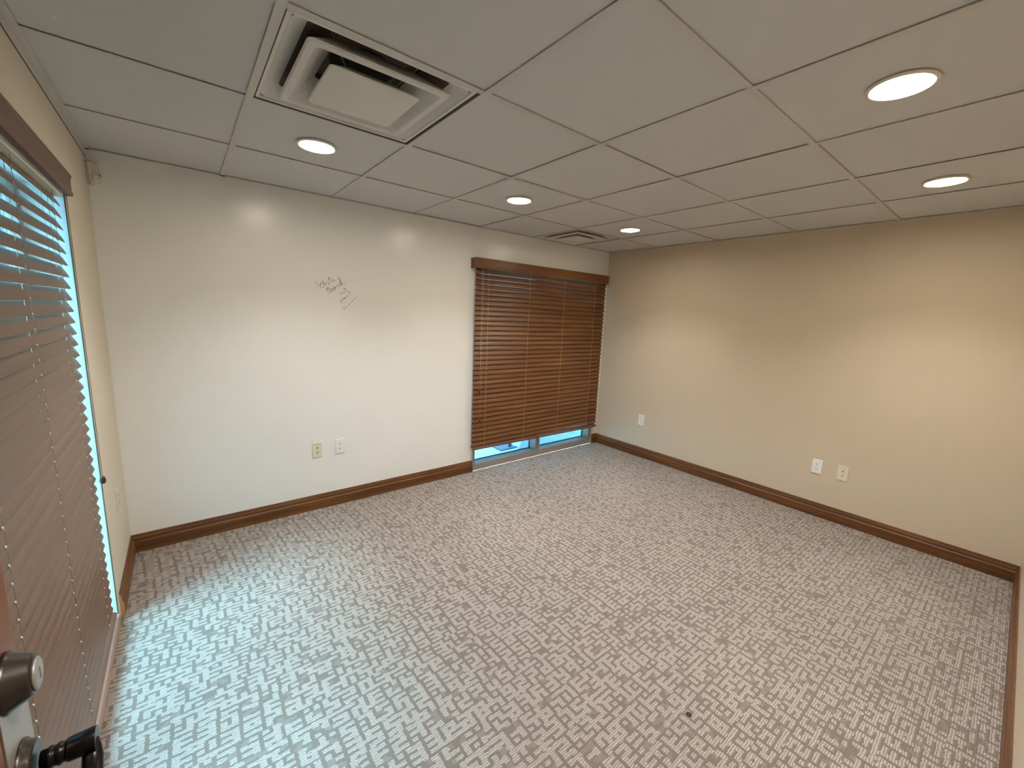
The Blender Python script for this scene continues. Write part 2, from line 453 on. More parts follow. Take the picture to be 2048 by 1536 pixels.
# ------------------------------------------------------------------ back window (storefront frame) in the white wall
FD = 0.115
bm = bmesh.new()
box(bm, BX0, BX0 + 0.027, 0.001, FD, 0, BZ1); box(bm, 4.056, BX1, 0.001, FD, 0, BZ1)
box(bm, 3.207, 3.266, 0.001, FD, 0.0, BZ1 - 0.05)
box(bm, BX0 + 0.0272, 3.2068, 0.0014, FD, 0, 0.066); box(bm, 3.2662, 4.0558, 0.0014, FD, 0, 0.066)
box(bm, BX0 + 0.0272, 4.0558, 0.0014, FD, BZ1 - 0.05, BZ1)
wb = struct(obj('window_1', bm, M['frame'], bevel=0.0015), ('taupe metal framed window behind the brown blind in the white wall', 'window'))
for a, b in ((BX0 + 0.027, 3.207), (3.266, 4.056)):
    bm = bmesh.new()
    yg = 0.098
    box(bm, a, b, yg, yg + 0.006, 0.0655, 0.072); box(bm, a, b, yg, yg + 0.006, BZ1 - 0.057, BZ1 - 0.05)
    box(bm, a, a + 0.006, yg, yg + 0.006, 0.066, BZ1 - 0.05); box(bm, b - 0.006, b, yg, yg + 0.006, 0.066, BZ1 - 0.05)
    obj('gasket', bm, M['gasket'], wb)
for a, b in ((BX0 + 0.027, 3.207), (3.266, 4.056)):
    bm = bmesh.new(); box(bm, a + 0.003, b - 0.003, 0.104, 0.108, 0.066, BZ1 - 0.05)
    obj('pane', bm, M['glass'], wb)

# left window
LX = -0.118
bm = bmesh.new()
box(bm, -TH, LX, LY0 - 0.05, LY0, 0, LZ1); box(bm, -TH, LX, LY1, LY1 + 0.05, 0, LZ1)
ym = (LY0 + LY1) / 2
box(bm, -TH, LX, ym - 0.03, ym + 0.03, 0.06, LZ1 - 0.05)
box(bm, -TH, LX - 0.0004, LY1 + 0.05, LY0 - 0.05, 0, 0.066); box(bm, -TH, LX - 0.0004, LY1 + 0.05, LY0 - 0.05, LZ1 - 0.05, LZ1)
wl = struct(obj('window_2', bm, M['frame'], bevel=0.0015), ('tall window in the left wall letting daylight through half-open slats', 'window'))
for a, b in ((LY0 - 0.05, ym + 0.03), (ym - 0.03, LY1 + 0.05)):
    bm = bmesh.new(); box(bm, -0.148, -0.144, b + 0.001, a - 0.001, 0.067, LZ1 - 0.051)
    obj('pane', bm, M['glass'], wl)
bm = bmesh.new(); box(bm, LX + 0.0005, 0.004, LY1 + 0.001, LY0 - 0.001, 0.0, 0.05)
struct(obj('trim_1', bm, M['sill'], bevel=0.002), ('low taupe sill along the bottom of the left window', 'sill'))
# thin metal bead along the wall edge of the opening
bm = bmesh.new(); box(bm, -0.003, 0.0015, LY0 - 0.0035, LY0 - 0.0002, 0.05, LZ1)
struct(obj('trim_2', bm, M['cord_dark']), ('thin dark edge line down the side of the left window opening', 'trim'))

# ------------------------------------------------------------------ blinds
def make_blind(root, fn, a0, a1, ztop, nslat, pitch, tilt, zrail, width, mat_s, mat_v, ladders, room, valance_prof, vret, flip, head, rail_tilt=0.0, gap_drop=0.0, cord_r=0.00065):
    """fn(a, d, z): a along the wall, d distance out into the room"""
    hw = width / 2; th = 0.0028
    bm = bmesh.new()
    ct, st = math.cos(tilt), math.sin(tilt)
    for k in range(nslat):
        zc = ztop - k * pitch
        t = tilt + random.uniform(-0.012, 0.012)
        ct, st = math.cos(t), math.sin(t)
        prof = []
        T_ = [-1, -0.75, -0.5, -0.25, 0, 0.25, 0.5, 0.75, 1]
        crown = lambda q: 0.0016 * (1 - q * q)
        for q in T_: prof.append((q * hw, crown(q) + th / 2 * (0.4 if abs(q) == 1 else 1)))
        for q in T_[::-1]: prof.append((q * hw, crown(q) - th / 2 * (0.4 if abs(q) == 1 else 1)))
        # s = +1 is the room edge, which hangs low
        pr = [(p * ct + q * st, -p * st + q * ct) for p, q in prof]
        j0, j1 = random.uniform(-0.0015, 0.0015), random.uniform(-0.0015, 0.0015)
        prism(bm, pr, a0 + j0, a1 + j1, lambda a, p, q: fn(a, room + p, zc + q))
    so = obj('slats', bm, mat_s, root)
    for p_ in so.data.polygons:
        if len(p_.vertices) == 4: p_.use_smooth = True
    so.data.set_sharp_from_angle(angle=math.radians(40))
    # bottom rail
    bm = bmesh.new()
    rt = tilt * 0.55
    c2, s2 = math.cos(rt), math.sin(rt)
    prof = [(-hw, -0.006), (hw * 0.9, -0.008), (hw, -0.004), (hw, 0.004), (hw * 0.9, 0.008), (-hw, 0.006)]
    pr = [(p * c2 + q * s2, -p * s2 + q * c2) for p, q in prof]
    prism(bm, pr, a0, a1, lambda a, p, q: fn(a, room + p, zrail + q - gap_drop * (a - a0) / (a1 - a0)))
    obj('bottom_rail', bm, mat_v, root, bevel=0.001)
    bm = bmesh.new()
    lo, hi = min(a0, a1) + 0.01, max(a0, a1) - 0.01
    prism(bm, [(-0.025, head - 0.04), (0.025, head - 0.04), (0.025, head), (-0.025, head)], lo, hi, lambda a, p, q: fn(a, room + p, q))
    obj('headrail', bm, M['headrail'], root, bevel=0.002)
    # ladder cords with a lift cord through each slat
    for la in ladders:
        bm = bmesh.new()
        for s in (-1, 1):
            tube(bm, [fn(la, room + s * (hw * math.cos(tilt) + 0.0018), head - 0.03), fn(la, room + s * (hw * math.cos(tilt) + 0.0018), zrail)], cord_r, 5, 1 if cord_r < 0.0006 else 0)
        n = nslat
        for k in range(n):
            zc = ztop - k * pitch
            tube(bm, [fn(la, room - hw * math.cos(tilt), zc + hw * st - 0.004), fn(la, room + hw * math.cos(tilt), zc - hw * st - 0.004)], 0.0006, 4)
        tube(bm, [fn(la + 0.004, room, head - 0.03), fn(la + 0.004, room, zrail)], 0.0009, 5)
        # the short bright bits of cord at each slat edge
        for k in range(n):
            zc = ztop - k * pitch
            tube(bm, [fn(la, room + hw * math.cos(tilt) + 0.0012, zc - hw * st + 0.008), fn(la + 0.002, room + hw * math.cos(tilt) + 0.0016, zc - hw * st - 0.006)], 0.0014, 6)
        obj('ladder_cord', bm, [M['cord'], M['cord_dark']], root)

def tassel(bm, p, s=1.0):
    lathe(bm, [(0.000, 0.003 * s), (0.004 * s, 0.0062 * s), (0.014 * s, 0.0085 * s), (0.022 * s, 0.0075 * s), (0.026 * s, 0.004 * s)], p, (0, 0, -1), 14)

# --- blind over the back window
rb = thing('window_blind', 'closed brown wooden blind hanging over the window in the white wall', 'blind', (0, 0, 0))
RB = 0.040
fbk = lambda a, d, z: (a, -d, z)
make_blind(rb, fbk, 2.367, 4.122, 1.858, 36, 0.0448, math.radians(65), 0.245, 0.050, M['slat_back'], M['valance_back'],
           [2.497, 2.983, 3.462, 3.946], RB, None, None, 1, 1.935, gap_drop=0.012)
bm = bmesh.new()
# valance: moulded board with angled returns at both ends
vp = [(0.0, 1.878), (0.010, 1.878), (0.013, 1.882), (0.013, 1.890), (0.010, 1.893), (0.010, 1.950), (0.013, 1.954), (0.013, 1.963), (0.009, 1.967), (0.0, 1.967)]
path = [(2.346, -0.002), (2.346, -0.060), (2.354, -0.068), (4.085, -0.068), (4.160, -0.036), (4.168, -0.002)]
rings = []
for i, (x, y) in enumerate(path):
    p = Vector((x, y)); a = Vector(path[max(i - 1, 0)]); b = Vector(path[min(i + 1, len(path) - 1)])
    d1 = (p - a).normalized() if i else (b - p).normalized(); d2 = (b - p).normalized() if i < len(path) - 1 else d1
    nrm = lambda d: Vector((d.y, -d.x))
    n = (nrm(d1) + nrm(d2)).normalized(); k = 1 / max(0.5, n.dot(nrm(d1)))
    rings.append([bm.verts.new((x + n.x * q * k, y + n.y * q * k, z)) for q, z in vp])
for r0, r1 in zip(rings, rings[1:]):
    for k in range(len(vp)):
        bm.faces.new((r0[k], r0[(k + 1) % len(vp)], r1[(k + 1) % len(vp)], r1[k]))
bm.faces.new(rings[0][::-1]); bm.faces.new(rings[-1])
vb = obj('valance', bm, M['valance_back'], rb)
for cx, zt in ((2.415, 0.80), (2.428, 0.523)):
    bm = bmesh.new()
    tube(bm, [(cx, -0.064, 1.90), (cx + random.uniform(-.003, .003), -0.066, 1.3), (cx + 0.002, -0.066, zt)], 0.0011, 5)
    pc = obj('pull_cord', bm, M['cord'], rb)
    bm = bmesh.new(); tassel(bm, (cx + 0.002, -0.066, zt), 1.1); obj('tassel', bm, M['tassel'], pc)

# --- blind in the left window
rl = thing('window_blind', 'partly open brown wooden blind in the left window, seen at a grazing angle', 'blind', (0, 0, 0))
RL = -0.022
flf = lambda a, d, z: (d, a, z)
make_blind(rl, flf, -0.735, -2.50, 1.848, 40, 0.0442, math.radians(63), 0.083, 0.050, M['slat_left'], M['valance_left'],
           [-0.868, -1.348, -1.826, -2.305], RL, None, None, 1, 1.900, cord_r=0.00045)
bm = bmesh.new()
vl = [(0.010, 1.872), (0.024, 1.872), (0.027, 1.876), (0.027, 1.886), (0.024, 1.890), (0.024, 1.936), (0.028, 1.942), (0.028, 1.950), (0.022, 1.956), (0.010, 1.956)]
prism(bm, vl, -0.716, -2.515, lambda a, p, q: (p, a, q))
obj('valance', bm, M['valance_left'], rl)
bm = bmesh.new()
for k, yy in enumerate((-0.708, -0.7095)):
    tube(bm, [(0.006, yy, 1.895), (0.005, yy + 0.002, 1.55), (0.006, yy, 1.1), (0.006, yy, 0.715)], 0.0011, 5)
pc = obj('pull_cord', bm, M['cord_dark'], rl)
bm = bmesh.new(); tassel(bm, (0.006, -0.710, 0.722), 1.3); obj('tassel', bm, M['tassel'], pc)
bm = bmesh.new(); lathe(bm, [(0, .004), (.004, .010), (.014, .012), (.022, .009), (.026, .004)], (0.0065, -0.712, 1.898), (0, 0, -1), 14)
obj('cord_knob', bm, M['tassel'], rl)

# ------------------------------------------------------------------ ceiling diffusers
def sq_ring(bm, s_out, z_out, s_in, z_in, mi=0, r=0.02, seg=4):
    """square funnel between two rounded squares"""
    def loop(s, z, rr):
        v = []
        for q, (sx, sy) in enumerate(((1, 1), (-1, 1), (-1, -1), (1, -1))):
            for k in range(seg + 1):
                a = PI / 2 * q + PI / 2 * k / seg
                v.append(bm.verts.new((sx * (s - rr) + rr * math.cos(a), sy * (s - rr) + rr * math.sin(a), z)))
        return v
    A, B = loop(s_out, z_out, r), loop(s_in, z_in, r)
    n = len(A)
    for k in range(n):
        f = bm.faces.new((A[k], A[(k + 1) % n], B[(k + 1) % n], B[k])); f.material_index = mi
    return A, B

def make_diffuser(label, x, y, sx, sy):
    root = thing('ceiling_vent', label, 'vent', (x, y, H), 'square stepped air diffusers in the ceiling')
    S = 0.282
    bm = bmesh.new()
    # flat flange, then the outer cone rising to the back pan
    sq_ring(bm, S, 0.003, S - 0.010, 0.003, r=0.003)
    sq_ring(bm, S - 0.010, 0.003, S - 0.014, 0.008, r=0.005)
    sq_ring(bm, S - 0.014, 0.008, S - 0.062, 0.038, r=0.02)
    sq_ring(bm, S - 0.062, 0.038, 0.155, 0.085, 1, r=0.02)  # top of the cone coloured dark to stand in for recess shade
    sq_ring(bm, S, 0.003, S, 0.014, r=0.003)
    o = obj('outer_frame', bm, [M['steel'], M['recess_shade']], root)
    bm = bmesh.new()
    A, B = sq_ring(bm, 0.155, 0.085, 0.150, 0.092, r=0.02)
    # back pan with round duct opening
    n = 48; R = 0.105
    ring = [bm.verts.new((R * math.cos(2 * PI * k / n), R * math.sin(2 * PI * k / n), 0.092)) for k in range(n)]
    outer = []
    for k in range(n):
        c, s = math.cos(2 * PI * k / n), math.sin(2 * PI * k / n); t = 0.150 / max(abs(c), abs(s))
        outer.append(bm.verts.new((t * c, t * s, 0.092)))
    for k in range(n): bm.faces.new((ring[k], ring[(k + 1) % n], outer[(k + 1) % n], outer[k]))
    obj('back_pan', bm, M['recess_shade'], root)
    bm = bmesh.new()
    lathe(bm, [(0, R), (0.16, R)], (0, 0, 0.092), (0, 0, 1), 32)
    obj('duct_neck', bm, M['duct'], root)
    # middle cone with rolled lip
    bm = bmesh.new()
    m1 = 0.2225
    sq_ring(bm, m1, -0.004, m1 - 0.006, -0.009, r=0.016)
    sq_ring(bm, m1 - 0.006, -0.009, m1 - 0.026, -0.009, r=0.016)
    sq_ring(bm, m1 - 0.026, -0.009, m1 - 0.032, -0.004, r=0.016)
    sq_ring(bm, m1 - 0.032, -0.004, 0.125, 0.062, r=0.016)
    sq_ring(bm, m1, -0.004, 0.137, 0.066, r=0.016)
    md = obj('middle_cone', bm, M['steel'], root)
    # centre plate: shallow inverted pyramid
    bm = bmesh.new()
    A, B = sq_ring(bm, 0.146, -0.013, 0.143, -0.017, r=0.012)
    apex = bm.verts.new((0, 0, -0.030))
    for k in range(len(B)): bm.faces.new((B[k], B[(k + 1) % len(B)], apex))
    sq_ring(bm, 0.146, -0.013, 0.08, 0.03, r=0.012)
    lathe(bm, [(-0.001, 0.003), (0.002, 0.0025)], (0, 0, -0.0295), (0, 0, -1), 10, 1)
    obj('centre_plate', bm, [M['steel'], M['screw']], root)
    for a in (45, 135, 225, 315):
        bm = bmesh.new()
        c, s = math.cos(math.radians(a)), math.sin(math.radians(a))
        tube(bm, [(0.10 * c, 0.10 * s, 0.02), (0.165 * c, 0.165 * s, 0.055), (0.20 * c, 0.20 * s, 0.088)], 0.0016, 5)
        obj('support_wire', bm, M['screw'], root)
    root.scale = (sx, sy, 1)
    return root
make_diffuser('larger-looking square white air vent above the left downlight, nearest the viewer', VENTS[0][0] - 0.004, VENTS[0][1] - 0.004, 1.03, 1.03)
v2 = copy_tree(bpy.data.objects['ceiling_vent'])
v2.location = (VENTS[1][0] - 0.006, VENTS[1][1] - 0.005, H + 0.001); v2.scale = (0.96, 0.985, 1)
v2['label'] = 'far square air vent in the ceiling above the brown blind, next to the back wall'
# dark shadow gaps where the pan edge sits off the grid
# ------------------------------------------------------------------ downlights
def make_light(x, y, label):
    root = thing('recessed_light', label, 'ceiling light', (x, y, H), 'lit round recessed ceiling downlights')
    bm = bmesh.new()
    lathe_prof = [(0.083, 0.006), (0.094, 0.004), (0.098, -0.001), (0.096, -0.004), (0.088, -0.006), (0.083, -0.003), (0.0815, 0.002)]
    seg = 56; rings = []
    for r, z in lathe_prof:
        rings.append([bm.verts.new((r * math.cos(2 * PI * k / seg), r * math.sin(2 * PI * k / seg), z)) for k in range(seg)])
    for a, b in zip(rings, rings[1:]):
        for k in range(seg):
            f = bm.faces.new((a[k], a[(k + 1) % seg], b[(k + 1) % seg], b[k])); f.smooth = True
    obj('trim_ring', bm, M['trim'], root)
    bm = bmesh.new()
    rings = []
    for r, z in ((0.0822, 0.001), (0.06, -0.0015), (0.03, -0.003)):
        rings.append([bm.verts.new((r * math.cos(2 * PI * k / seg), r * math.sin(2 * PI * k / seg), z)) for k in range(seg)])
    for a, b in zip(rings, rings[1:]):
        for k in range(seg):
            f = bm.faces.new((a[k], a[(k + 1) % seg], b[(k + 1) % seg], b[k])); f.smooth = True
    f = bm.faces.new(rings[-1]); f.smooth = True
    obj('lens', bm, M['lens'], root)
    root.scale = (0.89, 0.89, 1)
    return root
LL = ['lit round downlight beside the near ceiling vent, leftmost of the five lit downlights',
      'lit round downlight in the back row, between the two ceiling vents',
      'lit round downlight just right of the far ceiling vent, smallest-looking of all',
      'largest-looking lit round downlight near the upper right corner, nearest the viewer',
      'lit round downlight near the beige wall, below the largest-looking one',
      'lit round downlight above the open door, behind the near ceiling vent']
l0 = make_light(LAMPS[0][0], LAMPS[0][1], LL[0])
for (x, y), lb in list(zip(LAMPS, LL))[1:]:
    c = copy_tree(l0); c.location = (x, y, H); c['label'] = lb

# ------------------------------------------------------------------ wall plates
def plate_mesh(bm):
    w, h, d = 0.035, 0.0575, 0.0055
    for (s0, y0, s1, y1) in ((1, 0, 1, -0.002), (1, -0.002, 0.9, -d)):
        pass
    A = [bm.verts.new((sx * w, 0, sz * h)) for sx, sz in ((-1, -1), (1, -1), (1, 1), (-1, 1))]
    B = [bm.verts.new((sx * w, -0.0025, sz * h)) for sx, sz in ((-1, -1), (1, -1), (1, 1), (-1, 1))]
    C = [bm.verts.new((sx * (w - 0.0035), -d, sz * (h - 0.0035))) for sx, sz in ((-1, -1), (1, -1), (1, 1), (-1, 1))]
    for P, Q in ((A, B), (B, C)):
        for k in range(4): bm.faces.new((P[k], P[(k + 1) % 4], Q[(k + 1) % 4], Q[k]))
    bm.faces.new(C); bm.faces.new(A[::-1])
def make_outlet(loc, rz, label, mat=None):
    r = thing('power_outlet', label, 'outlet', loc, 'white duplex outlets low on the walls'); r.rotation_euler = (0, 0, rz)
    bm = bmesh.new(); plate_mesh(bm); obj('cover_plate', bm, mat or M['plate_white'], r, bevel=0.0006)
    for s in (1, -1):
        bm = bmesh.new()
        pts = []
        for k in range(28):
            a = 2 * PI * k / 28; x, z = 0.0168 * math.cos(a), 0.0168 * math.sin(a)
            pts.append((x, max(-0.0138, min(0.0138, z))))
        prism(bm, pts, -0.0035, -0.0072, lambda a, p, q: (p, a, q + s * 0.0195))
        rc = obj('receptacle', bm, mat or M['recept'], r)
        bm = bmesh.new()
        box(bm, -0.0084, -0.0050, -0.0076, -0.0070, s * 0.0195 - 0.0005, s * 0.0195 + 0.0095)
        box(bm, 0.0050, 0.0084, -0.0076, -0.0070, s * 0.0195 + 0.000, s * 0.0195 + 0.0090)
        lathe(bm, [(0, 0.0032), (0.0005, 0.0032)], (0, -0.0071, s * 0.0195 - 0.0068), (0, -1, 0), 12)
        obj('slot', bm, M['slot'], rc)
    bm = bmesh.new(); lathe(bm, [(0, 0.003), (0.0012, 0.0024)], (0, -0.0053, 0), (0, -1, 0), 12)
    obj('screw', bm, M['screw'], r)
    return r
def make_phone(loc, rz, label):
    r = thing('phone_jack', label, 'wall jack', loc, 'ivory two-port wall jacks low on the walls'); r.rotation_euler = (0, 0, rz)
    bm = bmesh.new(); plate_mesh(bm); obj('cover_plate', bm, M['plate_ivory'], r, bevel=0.0006)
    for s in (1, -1):
        bm = bmesh.new()
        box(bm, -0.0075, 0.0075, -0.0078, -0.0050, s * 0.026 - 0.0075, s * 0.026 + 0.0075)
        box(bm, -0.0300, 0.0080, -0.0066, -0.0050, s * 0.0315 - 0.0012, s * 0.0315 + 0.0012)
        pj = obj('port', bm, M['plate_ivory'], r, bevel=0.0008)
        bm = bmesh.new()
        prism(bm, [(-0.0052, 0.003), (0.0052, 0.003), (0.0030, -0.0035), (-0.0030, -0.0035)], -0.0075, -0.0083, lambda a, p, q: (p, a, q + s * 0.0175))
        obj('socket_hole', bm, M['slot'], pj)
        bm = bmesh.new(); lathe(bm, [(0, 0.0026), (0.0012, 0.002)], (0, -0.0053, s * 0.043), (0, -1, 0), 12)
        obj('screw', bm, M['screw'], r)
    return r
make_outlet((1.198, 0, 0.457), 0, 'white duplex outlet on the white wall, right of the ivory jack')
make_phone((1.039, 0, 0.454), 0, 'ivory two-port jack plate low on the white wall')
def clone(src, loc, rz, label):
    c = copy_tree(src); c.location = loc; c.rotation_euler = (0, 0, rz); c['label'] = label; return c
po, pj0 = bpy.data.objects['power_outlet'], bpy.data.objects['phone_jack']
clone(po, (W, -0.612, 0.410), -PI / 2, 'small white duplex outlet on the beige wall near the far corner')
clone(po, (W, -2.233, 0.400), -PI / 2, 'white duplex outlet on the beige wall beside the ivory jack')
clone(pj0, (W, -2.399, 0.397), -PI / 2, 'ivory two-port jack plate on the beige wall, rightmost plate')
make_outlet((0, -0.335, 0.470), PI / 2, 'cream painted outlet seen edge-on on the left wall above its short baseboard', M['left_wall'])
for o_ in list(bpy.data.objects):
    if o_.get('label', '').startswith('cream painted outlet') and 'group' in o_: del o_['group']

# ------------------------------------------------------------------ motion sensor high in the left corner
ms = thing('motion_sensor', 'small white motion sensor mounted high in the left corner', 'sensor', (0.012, -0.012, 2.115))
ms.rotation_euler = (0, 0, math.radians(45))
bm = bmesh.new()
prof = [(-0.030, 0.052), (0.030, 0.052), (0.030, -0.030), (0.022, -0.048), (0.010, -0.056), (-0.010, -0.056), (-0.022, -0.048), (-0.030, -0.030)]
A = [bm.verts.new((p, 0.0, q)) for p, q in prof]
B = [bm.verts.new((p * 0.92, -0.030 if q < 0.04 else -0.022, q * 0.97)) for p, q in prof]
n = len(prof)
for k in range(n): bm.faces.new((A[k], A[(k + 1) % n], B[(k + 1) % n], B[k]))
bm.faces.new(A); bm.faces.new(B[::-1])
obj('housing', bm, M['sensor'], ms, bevel=0.004, seg=3)
bm = bmesh.new()
lathe(bm, [(-0.01, 0.021), (0.004, 0.021), (0.010, 0.018), (0.014, 0.011), (0.0155, 0.003)], (0, -0.028, -0.026), (0, -1, 0), 28)
obj('dome_lens', bm, M['sensor'], ms)
bm = bmesh.new()
tube(bm, [(0.012, -0.0345, -0.004), (0.019, -0.0345, -0.006), (0.025, -0.033, -0.011)], 0.0016, 6)
obj('indicator_slot', bm, M['slot'], ms)

# ------------------------------------------------------------------ handwriting on the white wall
STROKES = [[(1.0727,1.6604),(1.0768,1.6474),(1.0867,1.6312)],[(1.0976,1.6466),(1.0982,1.6297),(1.0984,1.6151)],[(1.0946,1.6379),(1.1012,1.6494),(1.1085,1.6572),(1.1188,1.6507),(1.1218,1.6339),(1.1157,1.6261),(1.1098,1.6252)],[(1.1124,1.6709),(1.1226,1.6584),(1.1303,1.6419),(1.1401,1.6372)],[(1.1304,1.6455),(1.1355,1.6569),(1.1427,1.6619)],[(1.1485,1.658),(1.1542,1.6474),(1.1621,1.6578),(1.1567,1.6685)],[(1.1428,1.6796),(1.1447,1.6792)],[(1.1529,1.6829),(1.1626,1.6886),(1.1728,1.6949)],[(1.1534,1.7012),(1.16,1.6835),(1.1673,1.6718),(1.1739,1.6686),(1.1861,1.6721)],[(1.183,1.6903),(1.1851,1.6807),(1.1898,1.6749),(1.1971,1.6767),(1.2057,1.6824)],[(1.1401,1.6168),(1.1468,1.6),(1.1551,1.5852)],[(1.1388,1.6106),(1.1403,1.6205),(1.1475,1.6247),(1.1534,1.6227),(1.1561,1.6155),(1.1481,1.6038),(1.158,1.6156),(1.1651,1.6136),(1.1684,1.604),(1.1644,1.5913)],[(1.17,1.6177),(1.1685,1.6077),(1.1743,1.6006),(1.1842,1.6075),(1.1857,1.6188),(1.1787,1.6245),(1.1713,1.6203)],[(1.2005,1.6248),(1.1934,1.6338),(1.1871,1.6239),(1.1905,1.6142),(1.199,1.6148),(1.2018,1.6274),(1.2097,1.6479),(1.2158,1.6496),(1.2168,1.641),(1.2241,1.6378),(1.2304,1.6445)],[(1.2432,1.6605),(1.2346,1.6648),(1.227,1.6567),(1.2292,1.6457),(1.2391,1.6477),(1.2431,1.658)],[(1.244,1.6468),(1.23,1.6769),(1.2236,1.6938),(1.2283,1.7022),(1.2341,1.6897),(1.2397,1.6702),(1.2493,1.6597),(1.2618,1.6607),(1.2714,1.6657)],[(1.2299,1.5968),(1.2398,1.5811)],[(1.2327,1.592),(1.2415,1.5981),(1.2479,1.5854)],[(1.2516,1.602),(1.2589,1.5949),(1.2628,1.6028),(1.2567,1.6074),(1.2516,1.602)],[(1.2544,1.6337),(1.2755,1.6082)],[(1.2527,1.6185),(1.2761,1.6308)],[(1.2288,1.5375),(1.2469,1.5176)],[(1.2288,1.5375),(1.2327,1.5445),(1.2439,1.5452),(1.2474,1.5372),(1.2397,1.5292)],[(1.2592,1.5595),(1.2504,1.5577),(1.2527,1.5489),(1.2616,1.5533),(1.2606,1.5646),(1.2692,1.5575),(1.2683,1.5689),(1.2745,1.5654),(1.2808,1.5671),(1.2798,1.5772),(1.2874,1.5777),(1.2912,1.5766)],[(1.2802,1.6154),(1.3059,1.586)],[(1.2853,1.5967),(1.3033,1.608)],[(1.245,1.4926),(1.256,1.479),(1.2662,1.4845),(1.2566,1.5046)],[(1.2691,1.5026),(1.2779,1.4966),(1.2844,1.5059),(1.2896,1.5112)],[(1.2871,1.5111),(1.2974,1.5168),(1.295,1.5231),(1.2911,1.5177)],[(1.3071,1.5288),(1.312,1.5381),(1.3251,1.5517),(1.3383,1.5666),(1.3461,1.5678)]]
bm = bmesh.new()
for s in STROKES:
    pts = [(x, z) for x, z in s]
    # smooth with Catmull-Rom
    P = [pts[0]] + pts + [pts[-1]]; out = []
    for i in range(1, len(P) - 2):
        for t in range(5):
            t = t / 5
            q = []
            for c in (0, 1):
                p0, p1, p2, p3 = P[i - 1][c], P[i][c], P[i + 1][c], P[i + 2][c]
                q.append(0.5 * (2 * p1 + (p2 - p0) * t + (2 * p0 - 5 * p1 + 4 * p2 - p3) * t * t + (3 * p1 - p0 - 3 * p2 + p3) * t ** 3))
            out.append(q)
    out.append(list(pts[-1]))
    late = s[0][0] > 1.225 and s[0][1] < 1.64
    w = 0.00085 if late else 0.0011
    L, R_ = [], []
    for i, (x, z) in enumerate(out):
        a, b = out[max(i - 1, 0)], out[min(i + 1, len(out) - 1)]
        dx, dz = b[0] - a[0], b[1] - a[1]; l = math.hypot(dx, dz) or 1
        ww = w * (1.35 if i < len(out) * 0.35 else 0.85)
        nx, nz = -dz / l * ww, dx / l * ww
        L.append(bm.verts.new((x + nx, -0.0006, z + nz))); R_.append(bm.verts.new((x - nx, -0.0006, z - nz)))
    L2 = [bm.verts.new((v.co.x, 0.0004, v.co.z)) for v in L]; R2 = [bm.verts.new((v.co.x, 0.0004, v.co.z)) for v in R_]
    for i in range(len(out) - 1):
        bm.faces.new((L[i], L[i + 1], R_[i + 1], R_[i]))
        bm.faces.new((L[i], L[i + 1], L2[i + 1], L2[i])); bm.faces.new((R_[i], R_[i + 1], R2[i + 1], R2[i]))
hw_ = obj('handwritten_note', bm, M['ink'])
hw_['label'] = 'small slanted black handwriting reading White Board not paint, on the white wall'; hw_['category'] = 'writing'

# ------------------------------------------------------------------ burn mark on the carpet
bm = bmesh.new()
n = 20; cv = bm.verts.new((0, 0, 0.0022)); rg = []; rg2 = []
for k in range(n):
    a = 2 * PI * k / n; r = 0.0095 * (1 + 0.18 * random.uniform(-1, 1))
    rg.append(bm.verts.new((r * math.cos(a), r * math.sin(a), 0.0018))); rg2.append(bm.verts.new((1.12 * r * math.cos(a), 1.12 * r * math.sin(a), 0.0)))
for k in range(n):
    bm.faces.new((cv, rg[k], rg[(k + 1) % n])); bm.faces.new((rg[k], rg2[k], rg2[(k + 1) % n], rg[(k + 1) % n]))
st = obj('carpet_burn', bm, M['stain']); st.location = (1.7405, -2.538, 0.0)
st['label'] = 'tiny round dark burn spot in the carpet'; st['category'] = 'stain'

# ------------------------------------------------------------------ open door at the left edge
dr = bpy.data.objects.new('door_1', None); COL.objects.link(dr); dr.location = (0.085, F + 0.005, 0)
dr['kind'] = 'structure'; dr['label'] = 'brown wooden door standing open along the left wall'; dr['category'] = 'door'
def dl(x, y, z): return (x - 0.085, y - F - 0.005, z)
bm = bmesh.new()
x0, y0, _ = dl(0.085, F + 0.005, 0); x1, y1, _ = dl(0.1295, -2.402, 0)
box(bm, x0, x1, y0, y1, 0.012, 2.03)
obj('leaf', bm, M['door'], dr, bevel=0.002)
bm = bmesh.new()   # wrap-around guard plate
box(bm, dl(0.1297, 0, 0)[0], dl(0.1309, 0, 0)[0], dl(0, -2.487, 0)[1], dl(0, -2.401, 0)[1], 0.86, 1.024)
box(bm, x0, dl(0.1309, 0, 0)[0], dl(0, -2.4015, 0)[1], dl(0, -2.400, 0)[1], 0.86, 1.024)
gp = obj('guard_plate', bm, M['alu'], dr)
bm = bmesh.new(); box(bm, x0 + 0.014, x0 + 0.030, dl(0, -2.401, 0)[1], dl(0, -2.390, 0)[1], 0.912, 0.936)
obj('latch_bolt', bm, M['alu'], dr, bevel=0.002)
bm = bmesh.new()
lathe(bm, [(0, 0.0345), (0.003, 0.0345), (0.005, 0.0325), (0.021, 0.0245), (0.0235, 0.0225)], dl(0.1300, -2.4526, 1.0378), (1, 0, 0), 40)
db = obj('deadbolt', bm, M['bronze'], dr)
bm = bmesh.new()
lathe(bm, [(0, 0.0190), (0.0022, 0.0185), (0.0035, 0.015)], dl(0.1535, -2.4526, 1.0378), (1, 0, 0), 32)
box(bm, dl(.1567, 0, 0)[0], dl(.1580, 0, 0)[0], dl(0, -2.4536, 0)[1], dl(0, -2.4516, 0)[1], 1.031, 1.045)
obj('key_cylinder', bm, M['alu'], db)
bm = bmesh.new()
